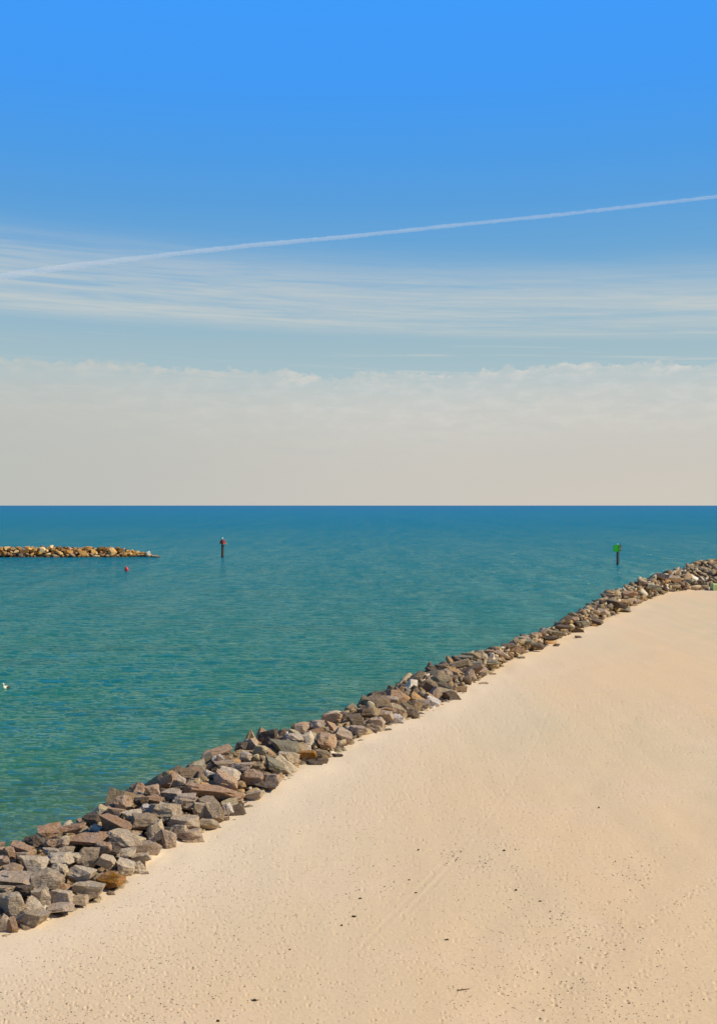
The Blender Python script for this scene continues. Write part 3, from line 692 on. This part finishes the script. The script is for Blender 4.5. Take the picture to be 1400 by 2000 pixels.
def plate(name, outline, th, mat, parent, mtx):
    bm = bmesh.new(); f = [bm.verts.new((a, 0, b)) for a, b in outline]; face = bm.faces.new(f)
    r = bmesh.ops.extrude_face_region(bm, geom=[face]); bmesh.ops.translate(bm, vec=(0, th, 0), verts=[v for v in r['geom'] if isinstance(v, bmesh.types.BMVert)])
    bmesh.ops.recalc_face_normals(bm, faces=bm.faces); bm.transform(mtx)
    return bm_obj(name, bm, mat, parent)
# green square marker
q = at(1205.3, 1104, 0); u = q[1]/FPX
gm = empty('channel_marker', (q[0], q[1], 0), 'timber pile in the water carrying a square green dayboard', 'channel marker', 'channel markers on piles')
pile(gm, 40*u, .19)
bs = 13.6*u; zc_ = 33.2*u
def sq(s): return [(-s/2,-s/2),(s/2,-s/2),(s/2,s/2),(-s/2,s/2)]
M1 = Matrix.Translation((-2.9*u, -.34, zc_)) @ Matrix.Rotation(rad(14), 4, 'Z')
plate('dayboard_border', sq(bs), .03, M_greenb, gm, M1); plate('dayboard', sq(bs*.86), .012, M_green, gm, Matrix.Translation((0,-.016,0)) @ M1)
M2 = Matrix.Translation((5.5*u, .22, zc_+.05)) @ Matrix.Rotation(rad(55), 4, 'Z')
b2 = plate('dayboard', sq(bs*.95), .03, M_dgreen, gm, M2); b2['label'] = 'second dayboard seen from behind, weathered'
bm = bmesh.new(); b_box(bm, (5.6*u, -.10, zc_-.14), (.50, .16, .13), bev=.02); bm_obj('battery_box', bm, M_cream, gm)
bm = bmesh.new()
b_box(bm, (0, -.19, zc_+.3), (1.25, .08, .10)); b_box(bm, (0, -.19, zc_-.3), (1.25, .08, .10)); bm_obj('bracket', bm, M_gal, gm)
bm = bmesh.new(); b_lathe(bm, [(.10, 0), (.11, .05), (.08, .08), (.09, .20), (.05, .27)], 12, (0,0,40*u)); bm_obj('lantern', bm, M_white, gm)
bm = bmesh.new()
for k in range(9): b_box(bm, (.30, 0, .5+.24*k), (.03, .30, .03))
b_box(bm, (.30, -.16, 1.4), (.04, .03, 2.2)); b_box(bm, (.30, .16, 1.4), (.04, .03, 2.2)); bm_obj('ladder', bm, M_gal, gm)
# red triangular marker
q = at(434.5, 1089.5, 0); u = q[1]/FPX
rm = empty('channel_marker', (q[0], q[1], 0), 'timber pile in the water carrying triangular red dayboards and a pale lantern', 'channel marker', 'channel markers on piles')
pile(rm, 36*u, .23)
def tri(s): return [(-s/2,-s*.40),(s/2,-s*.40),(s*.06,s*.46),(-s*.06,s*.46)]
M1 = Matrix.Translation((-1.6*u, -.26, 31.5*u)) @ Matrix.Rotation(rad(-14), 4, 'Z')
plate('dayboard_border', tri(9.6*u*1.0), .03, M_redb, rm, M1); plate('dayboard', tri(8.0*u), .012, M_red, rm, Matrix.Translation((0,-.016,0)) @ M1)
M2 = Matrix.Translation((3.6*u, .26, 31.0*u)) @ Matrix.Rotation(rad(40), 4, 'Z')
b2 = plate('dayboard', tri(9.6*u), .03, M_redb, rm, M2); b2['label'] = 'second red dayboard turned away from the beach'
bm = bmesh.new(); b_lathe(bm, [(.12, 0), (.14, .06), (.09, .10), (.13, .16), (.13, .34), (.05, .44)], 12, (.02,0,36*u)); bm_obj('lantern', bm, M_white, rm)
bm = bmesh.new(); b_box(bm, (2.6*u, -.12, 27.4*u), (.34, .22, .26), bev=.02); bm_obj('battery_box', bm, M_cream, rm)
bm = bmesh.new(); b_box(bm, (7.2*u, .05, 27.4*u), (.32, .22, .26), bev=.02); bm_obj('battery_box', bm, M_cream, rm)
bm = bmesh.new(); b_box(bm, (3.0*u, 0, 25.9*u), (1.25, .5, .05)); b_box(bm, (0, -.2, 33*u), (.9, .06, .08)); b_cyl(bm, (.1,0,23.5*u), (6.5*u,0,25.8*u), .03); bm_obj('bracket', bm, M_gal, rm)
bm = bmesh.new()
for k in range(10): b_box(bm, (.34, -.02, .4+.24*k), (.03, .30, .03))
b_box(bm, (.34, -.18, 1.4), (.05, .04, 2.6)); b_box(bm, (.34, .14, 1.4), (.05, .04, 2.6)); bm_obj('ladder', bm, M_gal, rm)

# ------------------------------------------------------------------ red float
q = at(248, 1116.5, 0); u = q[1]/FPX
M_buoy = simple('faded red plastic', (205,52,50), .35, var=.12); 
fb = empty('mooring_buoy', (q[0], q[1], 0), 'small egg shaped red mooring buoy afloat in front of the breakwater', 'buoy')
bm = bmesh.new(); hgt = 10*u; r_ = 3.7*u
b_lathe(bm, [(r_*math.cos(a)*1.0 if abs(a) < 1.5 else .02, hgt*.42+hgt*.55*math.sin(a)) for a in np.linspace(-1.5, 1.5, 15)], 22)
bm_obj('float', bm, M_buoy, fb, True)
bm = bmesh.new(); b_lathe(bm, [(.05, 0), (.06, .03), (.045, .08), (.05, .12)], 10, (0,0,hgt*.96)); bm_obj('top_eye', bm, M_gal, fb)
for o in [fb] : o.rotation_euler = (0, rad(-8), 0)

# ------------------------------------------------------------------ bird on the water
q = at(12.3, 1346, 0); u = q[1]/FPX
M_feather = simple('cream white feathers', (238,228,196), .7, var=.08, scale=30); M_bill = simple('dull yellow bill', (190,140,60), .5); M_wing = simple('dark grey wing', (70,66,58), .7, scale=30)
bird = empty('seabird', (q[0], q[1], 0), 'cream white seabird with dark wings floating alone on the green water', 'bird')
bird.rotation_euler = (0, 0, rad(-125))
def skin(name, chain, mat, parent, mirror=()):
    """tapered body through the given (x, y, z, r) stations along X"""
    bm = bmesh.new(); n = 14; rings = []
    for i, (cx, cy, cz, ry, rz) in enumerate(chain):
        a = Vector(chain[max(i-1,0)][:3]); b = Vector(chain[min(i+1,len(chain)-1)][:3]); d = (b-a).normalized()
        side = Vector((0,1,0)); up = d.cross(side) * -1
        rings.append([bm.verts.new(Vector((cx,cy,cz)) + side*ry*math.cos(2*math.pi*k/n) + up*rz*math.sin(2*math.pi*k/n)) for k in range(n)])
    for A_, B_ in zip(rings, rings[1:]):
        for k in range(n): bm.faces.new((A_[k], A_[(k+1)%n], B_[(k+1)%n], B_[k]))
    bm.faces.new(rings[0][::-1]); bm.faces.new(rings[-1]); bmesh.ops.recalc_face_normals(bm, faces=bm.faces)
    o = bm_obj(name, bm, mat, parent, True); return o
k = 1.0
skin('body', [(-.27,0,.13,.01,.01),(-.22,0,.11,.06,.03),(-.12,0,.09,.11,.09),(0,0,.075,.135,.12),(.10,0,.085,.12,.12),(.165,0,.13,.075,.085),(.185,0,.20,.042,.046),(.185,0,.27,.036,.038),(.195,0,.325,.040,.040),(.215,0,.36,.042,.040),(.245,0,.365,.030,.026),(.262,0,.36,.010,.010)], M_feather, bird)
skin('bill', [(.25,0,.362,.014,.013),(.29,0,.352,.010,.010),(.345,0,.335,.004,.005)], M_bill, bird)
for s in (-1, 1):
    skin('wing', [(-.31,.02*s,.15,.012,.008),(-.20,.075*s,.135,.045,.035),(-.08,.105*s,.125,.055,.06),(.03,.112*s,.12,.045,.055),(.09,.10*s,.115,.015,.02)], M_wing, bird)
    bm = bmesh.new(); bmesh.ops.create_icosphere(bm, subdivisions=1, radius=.007, matrix=Matrix.Translation((.228, .036*s, .372))); bm_obj('eye', bm, M_pile, bird)

# ------------------------------------------------------------------ beach gear at the far end of the sand
M_lime = simple('pale green canvas', (186,208,120), .8, var=.12, scale=2); M_aqua = simple('turquoise plastic', (30,160,160), .4, var=.1)
M_coral = simple('red cloth', (190,62,48), .85); M_tarp = simple('white canvas', (228,220,206), .8); M_orng = simple('orange cloth', (200,110,50), .8)
q = at(1393, 1154, ZS); u = q[1]/FPX
tent = empty('beach_shelter', (q[0], q[1], ZS), 'pale green canvas shelter at the far end of the beach cut by the right edge', 'shelter')
bm = bmesh.new()     # low box shelter with a sagging sloped roof
w_, h_, dp = 2.4, .86, 1.3; n = 12
rows = []
for i in range(n+1):
    a = i/n; sag = .05*math.sin(a*math.pi*3)
    rows.append([bm.verts.new((a*w_, 0, 0)), bm.verts.new((a*w_, .02, h_*.82-sag*.4)), bm.verts.new((a*w_, .35, h_-sag)), bm.verts.new((a*w_, dp, h_*.7)), bm.verts.new((a*w_, dp+.1, 0))])
for A_, B_ in zip(rows, rows[1:]):
    for k in range(4): bm.faces.new((A_[k], B_[k], B_[k+1], A_[k+1]))
bm.faces.new(rows[0]); bm.faces.new(rows[-1][::-1]); bm_obj('canvas', bm, M_lime, tent)
for a in (0, w_):
    bm = bmesh.new(); b_cyl(bm, (a, -.03, -.05), (a, -.02, h_*.9), .02, n=8); bm_obj('pole', bm, M_white, tent)
def bag(name, px, py, w, h, mat, lab, cat, strap=None):
    q = at(px, py, ZS); t = empty(name, (q[0], q[1], ZS), lab, cat)
    bm = bmesh.new(); b_lathe(bm, [(.80,0),(1,.10),(1.0,.35),(.86,.7),(.55,.92),(.2,1.0)], 16, (0,0,-.02), (w/2, w*.32, h)); bm_obj('body', bm, mat, t, True)
    bm = bmesh.new()
    pts = [Vector((w*.3*math.cos(a), 0, h*.85 + h*.38*math.sin(a))) for a in np.linspace(0, math.pi, 8)]
    for p0, p1 in zip(pts, pts[1:]): b_cyl(bm, p0, p1, .012, n=6)
    bm_obj('handle', bm, strap or mat, t)
    return t
bag('beach_bag', 1335.5, 1152.5, .48, .26, M_aqua, 'turquoise beach bag on the sand in front of the dark rocks', 'bag', M_coral)
bag('beach_bag', 1331, 1150, .32, .42, M_coral, 'red cloth bag standing just behind the turquoise one', 'bag')
bag('beach_bag', 1383, 1151, .60, .26, M_tarp, 'white canvas bag at the foot of the rocks left of the green shelter', 'bag')
bag('beach_bag', 1384, 1147, .40, .50, M_orng, 'orange brown bag behind the white one beside the green shelter', 'bag')

# ------------------------------------------------------------------ condensation trail of an aircraft
def on_sky(px, py, alt):
    d = (alt-CH)*FPX/(HZ-py); return Vector(((px-700)/FPX*d, d, alt))
ctrl = [(-420,572),(-200,560),(0,541),(130,524),(300,500),(480,482),(700,461),(900,440),(1100,418),(1250,402),(1400,387),(1600,364),(1900,330)]
pts = []
cxs = [c[0] for c in ctrl]; cys = smooth_poly(np.array([[c[1]] for c in ctrl], float), 1)[:,0]
for a in np.linspace(-420, 1900, 700): pts.append(on_sky(a, np.interp(a, cxs, cys), 9000))
bm = bmesh.new(); ringco = []; n = 12
for i, p in enumerate(pts):
    a = -420 + 2320*i/699; d = (pts[min(i+1,699)]-pts[max(i-1,0)]).normalized(); side = d.cross(Vector((0,0,1))).normalized(); up = side.cross(d)
    px_r = np.interp(a, [-420, 0, 300, 900, 1900], [8.5, 7.5, 5.2, 3.9, 3.9]); r0 = px_r*p.y/FPX
    ringco.append([])
    for k in range(n):
        th = 2*math.pi*k/n; dr = side*math.cos(th)+up*math.sin(th)
        rr = r0*(1 + .18*noise.noise((p+dr*r0)*.0012) + .22*noise.noise((p+dr*r0)*.0080))
        ringco[-1].append(p + dr*rr)
bm.free()
P_ = [[tuple(v) for v in r] for r in ringco]
ct = empty('contrail', pts[350], 'long thin white aircraft trail slanting across the blue sky above the streaky cloud', 'contrail')
cuts = [0, 60, 110, 150, 185, 220, 260, 310, 699]; dens = [.0006, .0009, .0012, .0016, .0020, .0024, .0027, .0030]
for (i0, i1), dn in zip(zip(cuts[:-1], cuts[1:]), dens):
    mt = bpy.data.materials.new('condensation trail'); mt.use_nodes = True; t = NT(mt.node_tree); t.n.clear()
    vol = t.add('ShaderNodeVolumePrincipled', ins={'Color': (1,.99,.93,1), 'Density': dn*1.2, 'Anisotropy': 0.0}); t.add('ShaderNodeOutputMaterial', ins={'Volume': vol.outputs[0]})
    bm = bmesh.new(); rg = [[bm.verts.new(Vector(v)-pts[350]) for v in r] for r in P_[i0:i1+1]]
    for A_, B_ in zip(rg, rg[1:]):
        for k in range(n): bm.faces.new((A_[k], A_[(k+1)%n], B_[(k+1)%n], B_[k]))
    bm.faces.new(rg[0][::-1]); bm.faces.new(rg[-1]); bmesh.ops.recalc_face_normals(bm, faces=bm.faces)
    bm_obj('trail_section', bm, mt, ct)
